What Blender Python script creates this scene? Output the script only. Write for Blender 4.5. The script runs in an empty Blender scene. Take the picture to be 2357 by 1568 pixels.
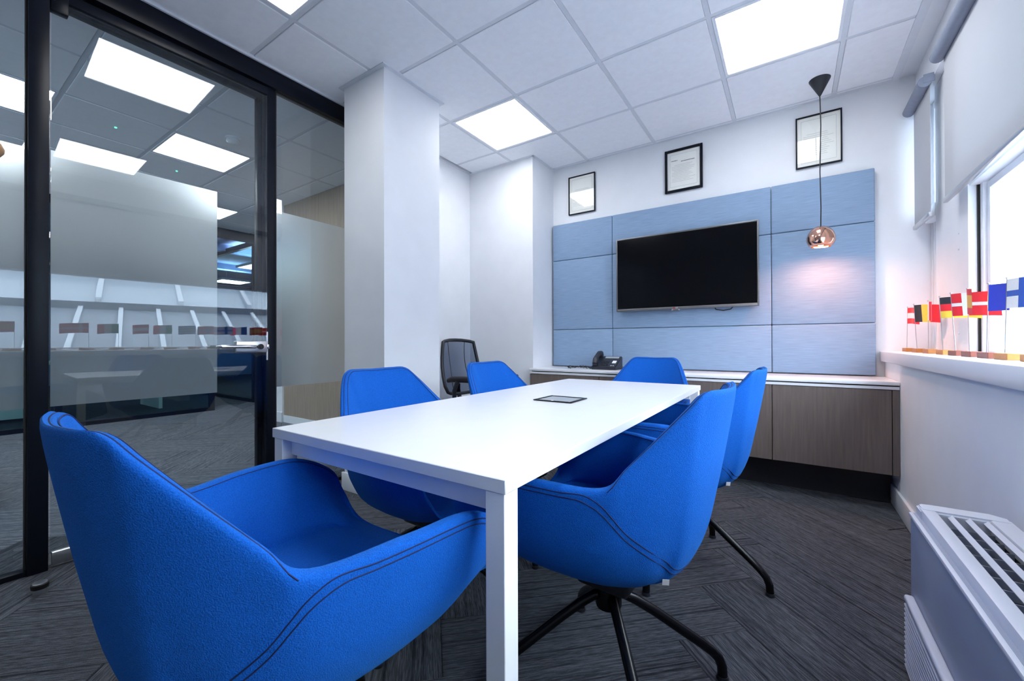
import bpy, bmesh, math, random
from mathutils import Vector, Matrix
random.seed(7)
PI = math.pi
SC = bpy.context.scene
COL = SC.collection

# ------------------------------------------------------------------ camera
CAM_H = 0.96
F_PX, YAW, PITCH, ROLL = 949.2, 0.5936, 0.0052, -0.0031
cd = bpy.data.cameras.new('camera')
cd.sensor_fit = 'HORIZONTAL'; cd.sensor_width = 36.0
cd.lens = F_PX / 2357 * 36.0
cd.clip_start = 0.02; cd.clip_end = 200
cam = bpy.data.objects.new('camera', cd); COL.objects.link(cam)
fw = Vector((-math.sin(YAW) * math.cos(PITCH), math.cos(YAW) * math.cos(PITCH), math.sin(PITCH)))
rt = Vector((math.cos(YAW), math.sin(YAW), 0)); up = rt.cross(fw)
rt2 = rt * math.cos(ROLL) + up * math.sin(ROLL); up2 = up * math.cos(ROLL) - rt * math.sin(ROLL)
M = Matrix((rt2, up2, -fw)).transposed().to_4x4(); M.translation = (0, 0, CAM_H)
cam.matrix_world = M
SC.camera = cam

# ------------------------------------------------------------------ world, exposure
wd = bpy.data.worlds.new('overcast_sky'); SC.world = wd; wd.use_nodes = True
wb = wd.node_tree.nodes['Background']
wb.inputs['Color'].default_value = (0.76, 0.88, 1.0, 1); wb.inputs['Strength'].default_value = 15.0
vs = SC.view_settings
vs.view_transform = 'Standard'; vs.look = 'None'; vs.exposure = 0.16; vs.gamma = 1.0; vs.use_curve_mapping = False
PANEL_W = 11.5          # radiance of the ceiling panels
CORR_W = 18.0            # radiance of the corridor panels

# ------------------------------------------------------------------ materials
MATS = {}
def mat(name, color=(.8, .8, .8), rough=.5, metal=0.0, spec=.5, emit=0, emit_col=None, noise=0.0, nscale=40, stretch=(1, 1, 1),
        bump=0.0, bscale=None, sheen=0.0, sheen_tint=(1, 1, 1), coat=0.0, bdist=.002):
    m = bpy.data.materials.new(name); m.use_nodes = True
    nt = m.node_tree; b = nt.nodes['Principled BSDF']
    b.inputs['Base Color'].default_value = (*color, 1); b.inputs['Roughness'].default_value = rough
    b.inputs['Metallic'].default_value = metal; b.inputs['Specular IOR Level'].default_value = spec
    if sheen:
        b.inputs['Sheen Weight'].default_value = sheen; b.inputs['Sheen Tint'].default_value = (*sheen_tint, 1)
        b.inputs['Sheen Roughness'].default_value = .45
    if coat: b.inputs['Coat Weight'].default_value = coat
    if emit:
        b.inputs['Emission Color'].default_value = (*(emit_col or color), 1); b.inputs['Emission Strength'].default_value = emit
    tc = nt.nodes.new('ShaderNodeTexCoord'); mp = nt.nodes.new('ShaderNodeMapping')
    mp.inputs['Scale'].default_value = stretch
    nt.links.new(tc.outputs['Object'], mp.inputs['Vector'])
    nz = nt.nodes.new('ShaderNodeTexNoise'); nz.inputs['Scale'].default_value = nscale; nz.inputs['Detail'].default_value = 3
    nt.links.new(mp.outputs['Vector'], nz.inputs['Vector'])
    if noise:
        r = nt.nodes.new('ShaderNodeValToRGB')
        r.color_ramp.elements[0].position = .3; r.color_ramp.elements[1].position = .7
        r.color_ramp.elements[0].color = (*[c * (1 - noise) for c in color], 1)
        r.color_ramp.elements[1].color = (*[min(1, c * (1 + noise)) for c in color], 1)
        nt.links.new(nz.outputs['Fac'], r.inputs['Fac']); nt.links.new(r.outputs['Color'], b.inputs['Base Color'])
    if bump:
        n2 = nz
        if bscale:
            n2 = nt.nodes.new('ShaderNodeTexNoise'); n2.inputs['Scale'].default_value = bscale; n2.inputs['Detail'].default_value = 2
            nt.links.new(mp.outputs['Vector'], n2.inputs['Vector'])
        bp = nt.nodes.new('ShaderNodeBump'); bp.inputs['Strength'].default_value = bump; bp.inputs['Distance'].default_value = bdist
        nt.links.new(n2.outputs['Fac'], bp.inputs['Height']); nt.links.new(bp.outputs['Normal'], b.inputs['Normal'])
    MATS[name] = m
    return m

mat('wall_paint', (.78, .80, .84), .6, noise=.02, nscale=6, bump=.05, bscale=300)
mat('ceiling_tile', (.90, .92, .97), .8, noise=.02, nscale=30, bump=.15, bscale=500)
mat('ceiling_metal', (.70, .73, .79), .45, noise=.02, nscale=20)
mat('white_satin', (.86, .87, .90), .28, noise=.015, nscale=15)
mat('white_top', (.80, .81, .84), .22, noise=.01, nscale=15)
mat('white_metal', (.80, .83, .88), .35, noise=.01, nscale=15)
mat('sill_white', (.84, .86, .90), .3, noise=.01, nscale=12)
mat('black_frame', (.004, .006, .012), .35, spec=.18, noise=.15, nscale=10)
mat('black_seal', (.004, .004, .005), .6, noise=.1)
mat('black_metal', (.003, .0035, .005), .25, spec=.3, noise=.2, nscale=30)
mat('black_plastic', (.012, .014, .02), .45, noise=.2, nscale=40, bump=.1, bscale=800)
mat('phone_plastic', (.018, .022, .035), .45, noise=.15, nscale=40)
mat('steel', (.62, .62, .64), .28, metal=1, noise=.05, nscale=30, stretch=(1, 20, 20))
mat('chrome', (.78, .79, .82), .12, metal=1, noise=.02)
mat('grey_bezel', (.17, .17, .18), .35, metal=.6, noise=.05, nscale=30)
mat('screen', (.003, .0035, .005), .12, spec=.12, noise=.1)
mat('copper', (.86, .47, .34), .10, metal=1, noise=.03, nscale=6)
mat('copper_inside', (.9, .55, .42), .35, metal=1, noise=.02)
mat('bulb', (1, .75, .55), .5, emit=720, emit_col=(1, .42, .22))
mat('panel_light', (1, 1, 1), .5, emit=PANEL_W, emit_col=(.97, .985, 1))
mat('corridor_light', (1, 1, 1), .5, emit=CORR_W, emit_col=(.97, .985, 1))
mat('felt_blue', (.005, .098, .46), .8, spec=.12, noise=.22, nscale=480, bump=.7, bscale=480, sheen=.20, sheen_tint=(.12, .50, 1), bdist=.002)
mat('thread', (.002, .010, .075), .8, noise=.2, nscale=500)
mat('acoustic_fabric', (.25, .355, .51), .85, spec=.2, noise=.10, nscale=60, stretch=(.15, 1, 4), bump=.25, bscale=500)
mat('walnut', (.150, .118, .104), .5, noise=.14, nscale=14, stretch=(6, 6, .35), bump=.08, bscale=60)
mat('plinth_dark', (.012, .013, .018), .6, noise=.1)
mat('wood_pale', (.34, .26, .20), .55, noise=.15, nscale=10, stretch=(5, 5, .3))
mat('wood_orange', (.45, .17, .03), .45, noise=.15, nscale=30, stretch=(1, 8, 8))
mat('wood_red', (.20, .05, .03), .45, noise=.2, nscale=30, stretch=(1, 8, 8))
mat('knob_wood', (.34, .19, .09), .4, noise=.15, nscale=20)
mat('paper', (.90, .89, .84), .7, noise=.03, nscale=8)
mat('ink', (.06, .06, .06), .8, noise=.1)
mat('ink_pale', (.42, .42, .40), .8, noise=.1)
mat('unit_white', (.62, .65, .72), .4, noise=.015, nscale=8)
mat('unit_shaded', (.34, .38, .47), .45, noise=.02, nscale=5)  # the unit's white, darkened for the weaker light on its front
mat('unit_dark', (.01, .011, .013), .5, noise=.2)
mat('lid_grey', (.42, .45, .48), .35, metal=.3, noise=.03, stretch=(1, 12, 1))
mat('roof_sheet', (.16, .19, .23), .5, noise=.10, nscale=3, stretch=(.3, 2, 1))
mat('roof_rib', (.50, .55, .60), .45, noise=.05)
mat('skylight', (.30, .36, .42), .25, noise=.03)
mat('roof_band', (.08, .09, .11), .5, noise=.08)
mat('blue_far', (.20, .33, .60), .8, noise=.04, nscale=3)  # blue-grey surfaces, with the far office's blue light put into the colour
mat('roller', (.22, .25, .33), .6, noise=.05)  # grey with the shade around the roller tube put into it
mat('white_felt', (.78, .78, .8), .8, noise=.05)
mat('black_leather', (.006, .006, .012), .5, noise=.2, nscale=60, bump=.2, bscale=200)
mat('red_logo', (.45, .01, .06), .4, noise=.05)
mat('green_led', (.1, .9, .5), .4, emit=3, emit_col=(.1, .9, .5))
for n, c in dict(f_red=(.80, .015, .03), f_white=(.85, .86, .88), f_black=(.015, .018, .025), f_yellow=(.85, .62, .06), f_blue=(.01, .03, .38),
                 f_cross=(.02, .10, .50), f_green=(.02, .28, .12), f_gold=(.85, .42, .05)).items():
    mat(n, c, .6, noise=.05, nscale=300, sheen=.1)

def mat_glass(name, tint, ior=1.5, rough=0.0, trans=None):
    m = bpy.data.materials.new(name); m.use_nodes = True; nt = m.node_tree
    nt.nodes.remove(nt.nodes['Principled BSDF']); out = nt.nodes['Material Output']
    fr = nt.nodes.new('ShaderNodeFresnel'); fr.inputs['IOR'].default_value = ior
    tr = nt.nodes.new('ShaderNodeBsdfTransparent'); tr.inputs['Color'].default_value = (*tint, 1)
    gl = nt.nodes.new('ShaderNodeBsdfGlossy'); gl.inputs['Roughness'].default_value = rough
    gl.inputs['Color'].default_value = (.95, .97, 1, 1)
    mx = nt.nodes.new('ShaderNodeMixShader')
    ge = nt.nodes.new('ShaderNodeNewGeometry'); sb = nt.nodes.new('ShaderNodeMath'); sb.operation = 'SUBTRACT'; sb.inputs[0].default_value = 1
    ml = nt.nodes.new('ShaderNodeMath'); ml.operation = 'MULTIPLY'
    nt.links.new(ge.outputs['Backfacing'], sb.inputs[1]); nt.links.new(fr.outputs[0], ml.inputs[0]); nt.links.new(sb.outputs[0], ml.inputs[1])
    nt.links.new(ml.outputs[0], mx.inputs[0]); nt.links.new(tr.outputs[0], mx.inputs[1]); nt.links.new(gl.outputs[0], mx.inputs[2])
    nt.links.new(mx.outputs[0], out.inputs['Surface']); MATS[name] = m
    return m
mat_glass('tinted_glass', (.84, .89, .91), 1.75)
mat_glass('clear_glass', (.99, .995, .995), 1.45)
mat_glass('far_glass', (.62, .74, .74), 1.5)
mat_glass('mesh_back', (.30, .34, .42), 1.15)

def mat_film():
    m = bpy.data.materials.new('frosted_film'); m.use_nodes = True; nt = m.node_tree
    nt.nodes.remove(nt.nodes['Principled BSDF']); out = nt.nodes['Material Output']
    tl = nt.nodes.new('ShaderNodeBsdfTranslucent'); tl.inputs['Color'].default_value = (.86, .88, .90, 1)
    df = nt.nodes.new('ShaderNodeBsdfDiffuse'); df.inputs['Color'].default_value = (.40, .42, .43, 1)
    tp = nt.nodes.new('ShaderNodeBsdfRefraction'); tp.inputs['Color'].default_value = (.94, .96, .97, 1)
    tp.inputs['Roughness'].default_value = .50; tp.inputs['IOR'].default_value = 1.30
    tq = nt.nodes.new('ShaderNodeBsdfRefraction'); tq.inputs['Color'].default_value = (.94, .96, .97, 1); tq.inputs['Roughness'].default_value = 1.0; tq.inputs['IOR'].default_value = 1.35
    m4 = nt.nodes.new('ShaderNodeMixShader'); m4.inputs[0].default_value = .5
    m1 = nt.nodes.new('ShaderNodeMixShader'); m1.inputs[0].default_value = .55
    m2 = nt.nodes.new('ShaderNodeMixShader'); m2.inputs[0].default_value = .70
    nz = nt.nodes.new('ShaderNodeTexNoise'); nz.inputs['Scale'].default_value = 900
    bp = nt.nodes.new('ShaderNodeBump'); bp.inputs['Strength'].default_value = .1
    nt.links.new(nz.outputs['Fac'], bp.inputs['Height']); nt.links.new(bp.outputs[0], df.inputs['Normal'])
    nt.links.new(df.outputs[0], m1.inputs[1]); nt.links.new(tl.outputs[0], m1.inputs[2])
    nt.links.new(m1.outputs[0], m2.inputs[1]); nt.links.new(tp.outputs[0], m4.inputs[1]); nt.links.new(tq.outputs[0], m4.inputs[2]); nt.links.new(m4.outputs[0], m2.inputs[2])
    ge = nt.nodes.new('ShaderNodeNewGeometry'); cl = nt.nodes.new('ShaderNodeBsdfTransparent'); m3 = nt.nodes.new('ShaderNodeMixShader')
    nt.links.new(ge.outputs['Backfacing'], m3.inputs[0]); nt.links.new(m2.outputs[0], m3.inputs[1]); nt.links.new(cl.outputs[0], m3.inputs[2])
    nt.links.new(m3.outputs[0], out.inputs['Surface']); MATS['frosted_film'] = m
mat_film()

def mat_blind():
    m = bpy.data.materials.new('blind_fabric'); m.use_nodes = True; nt = m.node_tree
    nt.nodes.remove(nt.nodes['Principled BSDF']); out = nt.nodes['Material Output']
    tl = nt.nodes.new('ShaderNodeBsdfTranslucent'); tl.inputs['Color'].default_value = (.46, .48, .52, 1)
    df = nt.nodes.new('ShaderNodeBsdfDiffuse'); df.inputs['Color'].default_value = (.62, .63, .66, 1)
    m1 = nt.nodes.new('ShaderNodeMixShader'); m1.inputs[0].default_value = .24
    nz = nt.nodes.new('ShaderNodeTexNoise'); nz.inputs['Scale'].default_value = 600
    bp = nt.nodes.new('ShaderNodeBump'); bp.inputs['Strength'].default_value = .15
    nt.links.new(nz.outputs['Fac'], bp.inputs['Height']); nt.links.new(bp.outputs[0], df.inputs['Normal'])
    nt.links.new(df.outputs[0], m1.inputs[1]); nt.links.new(tl.outputs[0], m1.inputs[2])
    nt.links.new(m1.outputs[0], out.inputs['Surface']); MATS['blind_fabric'] = m
mat_blind()

def mat_carpet(name='carpet', k=1.0):
    m = bpy.data.materials.new(name); m.use_nodes = True; nt = m.node_tree; b = nt.nodes['Principled BSDF']
    b.inputs['Roughness'].default_value = .95; b.inputs['Specular IOR Level'].default_value = .1
    tc = nt.nodes.new('ShaderNodeTexCoord'); oi = nt.nodes.new('ShaderNodeObjectInfo')
    cx = nt.nodes.new('ShaderNodeCombineXYZ'); mu = nt.nodes.new('ShaderNodeMath'); mu.operation = 'MULTIPLY'; mu.inputs[1].default_value = 53.0
    nt.links.new(oi.outputs['Random'], mu.inputs[0])
    for i in range(3): nt.links.new(mu.outputs[0], cx.inputs[i])
    ad = nt.nodes.new('ShaderNodeVectorMath'); ad.operation = 'ADD'
    nt.links.new(tc.outputs['Object'], ad.inputs[0]); nt.links.new(cx.outputs[0], ad.inputs[1])
    def noise(scale, st, detail=2):
        mp = nt.nodes.new('ShaderNodeMapping'); mp.inputs['Scale'].default_value = st
        nt.links.new(ad.outputs[0], mp.inputs['Vector'])
        n = nt.nodes.new('ShaderNodeTexNoise'); n.inputs['Scale'].default_value = scale; n.inputs['Detail'].default_value = detail
        nt.links.new(mp.outputs[0], n.inputs['Vector']); return n
    n1 = noise(190, (.016, 1, .016), 4)
    n4 = noise(85, (.010, 1, .010), 2)    # sparse dark lines      # long stripes
    n2 = noise(330, (.08, 1, .08), 1)      # tufted rows
    n3 = noise(700, (1, 1, 1), 2)         # pile
    r1 = nt.nodes.new('ShaderNodeValToRGB')
    e = r1.color_ramp.elements; e[0].position = .36; e[1].position = .62
    e[0].color = (.044 * k, .049 * k, .060 * k, 1); e[1].color = (.086 * k, .092 * k, .105 * k, 1)
    nt.links.new(n1.outputs['Fac'], r1.inputs['Fac'])
    r2 = nt.nodes.new('ShaderNodeValToRGB'); e = r2.color_ramp.elements
    e[0].position = .38; e[1].position = .62; e[0].color = (.62, .62, .62, 1); e[1].color = (1.22, 1.22, 1.22, 1)
    nt.links.new(n2.outputs['Fac'], r2.inputs['Fac'])
    r3 = nt.nodes.new('ShaderNodeValToRGB'); e = r3.color_ramp.elements
    e[0].position = .3; e[1].position = .7; e[0].color = (.6, .6, .6, 1); e[1].color = (1.35, 1.35, 1.35, 1)
    nt.links.new(n3.outputs['Fac'], r3.inputs['Fac'])
    x1 = nt.nodes.new('ShaderNodeMix'); x1.data_type = 'RGBA'; x1.blend_type = 'MULTIPLY'; x1.inputs[0].default_value = 1
    x2 = nt.nodes.new('ShaderNodeMix'); x2.data_type = 'RGBA'; x2.blend_type = 'MULTIPLY'; x2.inputs[0].default_value = 1
    nt.links.new(r1.outputs[0], x1.inputs[6]); nt.links.new(r2.outputs[0], x1.inputs[7])
    nt.links.new(x1.outputs[2], x2.inputs[6]); nt.links.new(r3.outputs[0], x2.inputs[7])
    r4 = nt.nodes.new('ShaderNodeValToRGB'); e = r4.color_ramp.elements
    e[0].position = .60; e[1].position = .66; e[0].color = (1, 1, 1, 1); e[1].color = (.45, .45, .48, 1)
    nt.links.new(n4.outputs['Fac'], r4.inputs['Fac'])
    x3 = nt.nodes.new('ShaderNodeMix'); x3.data_type = 'RGBA'; x3.blend_type = 'MULTIPLY'; x3.inputs[0].default_value = 1
    nt.links.new(x2.outputs[2], x3.inputs[6]); nt.links.new(r4.outputs[0], x3.inputs[7])
    nt.links.new(x3.outputs[2], b.inputs['Base Color'])
    bp = nt.nodes.new('ShaderNodeBump'); bp.inputs['Strength'].default_value = .6; bp.inputs['Distance'].default_value = .003
    ma = nt.nodes.new('ShaderNodeMath'); ma.operation = 'ADD'
    nt.links.new(n1.outputs['Fac'], ma.inputs[0]); nt.links.new(n2.outputs['Fac'], ma.inputs[1])
    nt.links.new(ma.outputs[0], bp.inputs['Height']); nt.links.new(bp.outputs[0], b.inputs['Normal'])
    MATS[name] = m
mat_carpet('carpet', 1.22)
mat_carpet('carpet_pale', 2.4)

# ------------------------------------------------------------------ mesh helpers
def box(bm, x0, x1, y0, y1, z0, z1, bev=0, seg=2):
    if x1 < x0: x0, x1 = x1, x0
    if y1 < y0: y0, y1 = y1, y0
    if z1 < z0: z0, z1 = z1, z0
    t = bmesh.new()
    r = bmesh.ops.create_cube(t, size=1)
    for v in t.verts:
        v.co = Vector(((x0 + x1) / 2 + v.co.x * (x1 - x0), (y0 + y1) / 2 + v.co.y * (y1 - y0), (z0 + z1) / 2 + v.co.z * (z1 - z0)))
    if bev: bmesh.ops.bevel(t, geom=t.edges[:], offset=bev, segments=seg, affect='EDGES', profile=.5)
    merge(bm, t); return bm
def merge(bm, t):
    me = bpy.data.meshes.new('tmp'); t.to_mesh(me); t.free(); bm.from_mesh(me); bpy.data.meshes.remove(me)
def tube(bm, pts, r, seg=10, closed=False, caps=True):
    pts = [Vector(p) for p in pts]; n = len(pts); rings = []
    nrm = None
    for i, p in enumerate(pts):
        a = pts[(i - 1) % n] if (closed or i > 0) else p
        b = pts[(i + 1) % n] if (closed or i < n - 1) else p
        d = (b - a).normalized()
        if nrm is None: nrm = d.orthogonal().normalized()
        nrm = (nrm - d * nrm.dot(d))
        nrm = nrm.normalized() if nrm.length > 1e-6 else d.orthogonal().normalized()
        bn = d.cross(nrm); rr = r[i] if isinstance(r, (list, tuple)) else r
        rings.append([bm.verts.new(p + (nrm * math.cos(2 * PI * k / seg) + bn * math.sin(2 * PI * k / seg)) * rr) for k in range(seg)])
    for i in range(n if closed else n - 1):
        A, B = rings[i], rings[(i + 1) % n]
        for k in range(seg): bm.faces.new((A[k], A[(k + 1) % seg], B[(k + 1) % seg], B[k]))
    if caps and not closed:
        bm.faces.new(rings[0][::-1]); bm.faces.new(rings[-1])
    return bm
def lathe(bm, prof, c=(0, 0, 0), seg=32, closed=False):
    c = Vector(c); rings = []
    for (r, z) in prof:
        if r < 1e-6: rings.append([bm.verts.new(c + Vector((0, 0, z)))])
        else: rings.append([bm.verts.new(c + Vector((r * math.cos(2 * PI * k / seg), r * math.sin(2 * PI * k / seg), z))) for k in range(seg)])
    for A, B in zip(rings, rings[1:]):
        for k in range(seg):
            k2 = (k + 1) % seg
            if len(A) == 1 and len(B) == 1: continue
            if len(A) == 1: bm.faces.new((A[0], B[k2], B[k]))
            elif len(B) == 1: bm.faces.new((A[k], A[k2], B[0]))
            else: bm.faces.new((A[k], A[k2], B[k2], B[k]))
    return bm
def prism(bm, poly, axis, a0, a1):
    """poly of 2-D points extruded along an axis; for x: (y,z), y: (x,z), z: (x,y)"""
    def P(p, a):
        return {'x': (a, p[0], p[1]), 'y': (p[0], a, p[1]), 'z': (p[0], p[1], a)}[axis]
    A = [bm.verts.new(P(p, a0)) for p in poly]; B = [bm.verts.new(P(p, a1)) for p in poly]
    n = len(poly)
    bm.faces.new(A); bm.faces.new(B[::-1])
    for i in range(n): bm.faces.new((A[i], B[i], B[(i + 1) % n], A[(i + 1) % n]))
    bmesh.ops.recalc_face_normals(bm, faces=bm.faces[:])
    return bm
def NB(): return bmesh.new()
def root_loc(o):
    l = Vector((0, 0, 0))
    while o is not None: l += Vector(o.location); o = o.parent
    return l
def obj(name, bm, m, parent=None, world=True, smooth=40, **tags):
    me = bpy.data.meshes.new(name)
    if world and parent is not None:
        L = root_loc(parent)
        if L.length: bmesh.ops.translate(bm, verts=bm.verts[:], vec=-L)
    bmesh.ops.recalc_face_normals(bm, faces=bm.faces[:])
    bm.to_mesh(me); bm.free()
    if smooth:
        me.shade_smooth(); me.set_sharp_from_angle(angle=math.radians(smooth))
    if m: me.materials.append(MATS[m])
    o = bpy.data.objects.new(name, me); COL.objects.link(o)
    if parent is not None: o.parent = parent
    for k, v in tags.items(): o[k] = v
    return o
def thing(name, label, cat, loc=(0, 0, 0), rotz=0, group=None):
    o = bpy.data.objects.new(name, None); COL.objects.link(o)
    o.empty_display_size = .1
    o.location = loc; o.rotation_euler = (0, 0, rotz); o['label'] = label; o['category'] = cat
    if group: o['group'] = group
    return o
def struct(name, bm, m, label, cat, **k):
    return obj(name, bm, m, None, kind='structure', label=label, category=cat, **k)
def sroot(name, label, cat, loc=(0, 0, 0)):
    o = thing(name, label, cat, loc); o['kind'] = 'structure'; return o
def copytree(o, parent=None):
    c = o.copy(); COL.objects.link(c); c.parent = parent
    for ch in [x for x in o.children]: copytree(ch, c)
    return c
def catmull(p0, p1, p2, p3, t):
    return ((p1 * 2) + (p2 - p0) * t + (p0 * 2 - p1 * 5 + p2 * 4 - p3) * t * t + (p1 * 3 - p0 - p2 * 3 + p3) * t ** 3) * .5
def bx(*a, **k): return box(NB(), *a, **k)

# ------------------------------------------------------------------ the room shell
CZ = 2.645           # ceiling height
GX = -2.64           # plane of the glass partition
YB = 3.58            # back wall
YR = -2.25           # rear wall behind the camera
WX = 0.507           # face of the wall under the windows
XO = 0.95            # outer face of the facade

floor = struct('floor', bx(-14.2, XO, -4.2, 9.2, -.12, -.006), 'carpet', 'dark grey striped carpet laid as herringbone planks', 'floor', smooth=0)
# carpet planks, 25 x 100 cm, herringbone at 45 degrees
pw, pl = .25, 1.0
pm = bpy.data.meshes.new('carpet_plank')
t = bx(-pl / 2 + .0008, pl / 2 - .0008, -pw / 2 + .0008, pw / 2 - .0008, -.006, 0, bev=.0012, seg=1); t.to_mesh(pm); t.free()
pm.materials.append(MATS['carpet'])
pm2 = pm.copy(); pm2.name = 'carpet_plank'; pm2.materials.clear(); pm2.materials.append(MATS['carpet_pale'])
c45 = math.sqrt(.5)
def toworld(p, q):
    p0, q0 = p, q - pw
    return (-1.01 + (p0 - q0) * c45, 1.05 + (p0 + q0) * c45)
first = True
def plank(cx, cy, rz):
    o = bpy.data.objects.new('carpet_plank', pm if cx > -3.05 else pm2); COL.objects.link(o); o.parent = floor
    o.location = (cx, cy, 0); o.rotation_euler = (0, 0, rz)
for a in range(-40, 40):
    for b in range(-8, 8):
        ox, oy = a * pw + b * pl, a * pw - b * pl
        for (p, q, rz) in ((ox + pl / 2, oy + pw / 2, PI / 4), (ox + pl + pw / 2, oy + pw - pl / 2, 3 * PI / 4)):
            X, Y = toworld(p, q)
            if -7.0 < X < .45 and -.95 < Y < 3.5: plank(X, Y, rz)

# back wall and side pieces
struct('wall_back', bx(-2.9, XO, YB, YB + .12, 0, 2.95), 'wall_paint', 'white painted wall behind the screen and blue panels', 'wall')
struct('wall_rear', bx(-2.66, XO, YR - .12, YR, 0, 2.95), 'wall_paint', 'white painted wall behind the camera', 'wall')
struct('wall_nook', bx(-2.9, -2.655, 2.13, YB, 0, 2.95), 'wall_paint', 'white side wall of the nook behind the pillar', 'wall')
struct('wall_block', bx(-2.656, -1.92, 3.185, YB + .01, 0, 2.95), 'wall_paint', 'white boxed out corner block left of the blue panels', 'wall')
struct('pillar', bx(-2.434, -2.035, 1.635, 2.11, 0, CZ + .02), 'wall_paint', 'square white structural pillar beside the glass partition', 'pillar')
struct('wall_window_side', bx(WX, XO, YR, YB, 0, .835), 'wall_paint', 'white wall below the window sill', 'wall')
# baseboards
def baseboard(name, x0, x1, y0, y1, label):
    struct(name, bx(x0, x1, y0, y1, 0, .115, bev=.004), 'white_metal', label, 'baseboard')
baseboard('baseboard_right', WX - .016, WX, YR, 3.30, 'white baseboard along the wall under the window')
baseboard('baseboard_pillar_front', -2.449, -2.020, 1.62, 1.635, 'white baseboard on the near face of the pillar')
baseboard('baseboard_pillar_side', -2.035, -2.020, 1.62, 2.125, 'white baseboard on the table side of the pillar')
baseboard('baseboard_nook', -2.655, -2.64, 2.11, 3.185, 'white baseboard along the nook wall')
baseboard('baseboard_block', -2.64, -1.92, 3.17, 3.185, 'white baseboard at the foot of the corner block')

# ------------------------------------------------------------------ suspended ceilings
ceil = struct('ceiling', bx(-7.0, XO, -4.2, YB + .12, CZ + .06, 2.95), 'wall_paint', 'suspended ceiling of white square tiles in a metal grid', 'ceiling', smooth=0)
GX0, GY0 = -2.144, 2.941
def ceiling_grid(xmin, xmax, ymin, ymax, gx, gy, holes):
    xs = [xmin] + [gx + .6 * k for k in range(-12, 14) if xmin + .03 < gx + .6 * k < xmax - .03] + [xmax]
    ys = [ymin] + [gy + .6 * k for k in range(-12, 14) if ymin + .03 < gy + .6 * k < ymax - .03] + [ymax]
    full = None
    for x in xs[1:-1]:
        obj('ceiling_bar', bx(x - .012, x + .012, ymin, ymax, CZ + .004, CZ + .03), 'ceiling_metal', ceil, smooth=0)
    for y in ys[1:-1]:
        b = NB()
        for xa, xb in zip(xs, xs[1:]): box(b, xa + .012, xb - .012, y - .012, y + .012, CZ + .0045, CZ + .03)
        obj('ceiling_bar', b, 'ceiling_metal', ceil, smooth=0)
    for xa, xb in zip(xs, xs[1:]):
        for ya, yb in zip(ys, ys[1:]):
            cx, cy = (xa + xb) / 2, (ya + yb) / 2
            if any(h[0] < cx < h[1] and h[2] < cy < h[3] for h in holes): continue
            g = .0135
            if abs(xb - xa - .6) < .001 and abs(yb - ya - .6) < .001 and full:
                o = bpy.data.objects.new('ceiling_tile', full); COL.objects.link(o); o.parent = ceil
            else:
                o = obj('ceiling_tile', bx(xa + g - cx, xb - g - cx, ya + g - cy, yb - g - cy, CZ, CZ + .015, bev=.0025, seg=1), 'ceiling_tile', ceil, world=False, smooth=0)
                if abs(xb - xa - .6) < .001 and abs(yb - ya - .6) < .001: full = o.data
            o.location = (cx, cy, 0)
def ceiling_light(x0, y0, label, m, group):
    t = thing('ceiling_light', label, 'ceiling light', (x0 + .3, y0 + .3, CZ), 0, group)
    b = NB()
    for q in ((x0 + .012, x0 + .03, y0 + .012, y0 + .588), (x0 + .57, x0 + .588, y0 + .012, y0 + .588), (x0 + .03, x0 + .57, y0 + .012, y0 + .03), (x0 + .03, x0 + .57, y0 + .57, y0 + .588)):
        box(b, *q, CZ - .002, CZ + .02, bev=.002, seg=1)
    obj('frame', b, 'white_metal', t)
    obj('diffuser', bx(x0 + .03, x0 + .57, y0 + .03, y0 + .57, CZ + .004, CZ + .016), m, t, smooth=0)
RL = [(GX0, GY0 - .6, 'square ceiling light panel nearest the corner nook'), (GX0 + 1.8, GY0 - .6, 'square ceiling light panel near the hanging copper lamp'),
      (GX0, GY0 - 2.4, 'square ceiling light panel cut by the top edge, beside the glass door'), (GX0 + 1.8, GY0 - 2.4, 'square ceiling light panel above the camera, on the window side')]
ceiling_grid(GX + .02, .566, YR, YB, GX0, GY0, [(a, a + .6, b, b + .6) for a, b, _ in RL] + [(-2.30, -2.20, 1.80, 2.0)])
for a, b, l in RL: ceiling_light(a, b, l, 'panel_light', 'light panels of the meeting room')
KL = [(-4.64, 1.2, 'bright square light panel of the corridor seen through the door glass'), (-4.64, 0.0, 'square corridor light panel crossed by the black door post'),
      (-6.44, 1.9 + .0, 'square corridor light panel seen beside the edge of the frosted door film'), (-6.44, 0.1, 'far square corridor light panel hidden behind frosted film'),
      (-4.64, -1.8, 'square corridor light panel left of the view')]
ceiling_grid(-6.9, -2.76, -3.9, 3.4, -4.04, 0.0, [(a, a + .6, b, b + .6) for a, b, _ in KL])
for a, b, l in KL: ceiling_light(a, b, l, 'corridor_light', 'light panels of the corridor')
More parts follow.
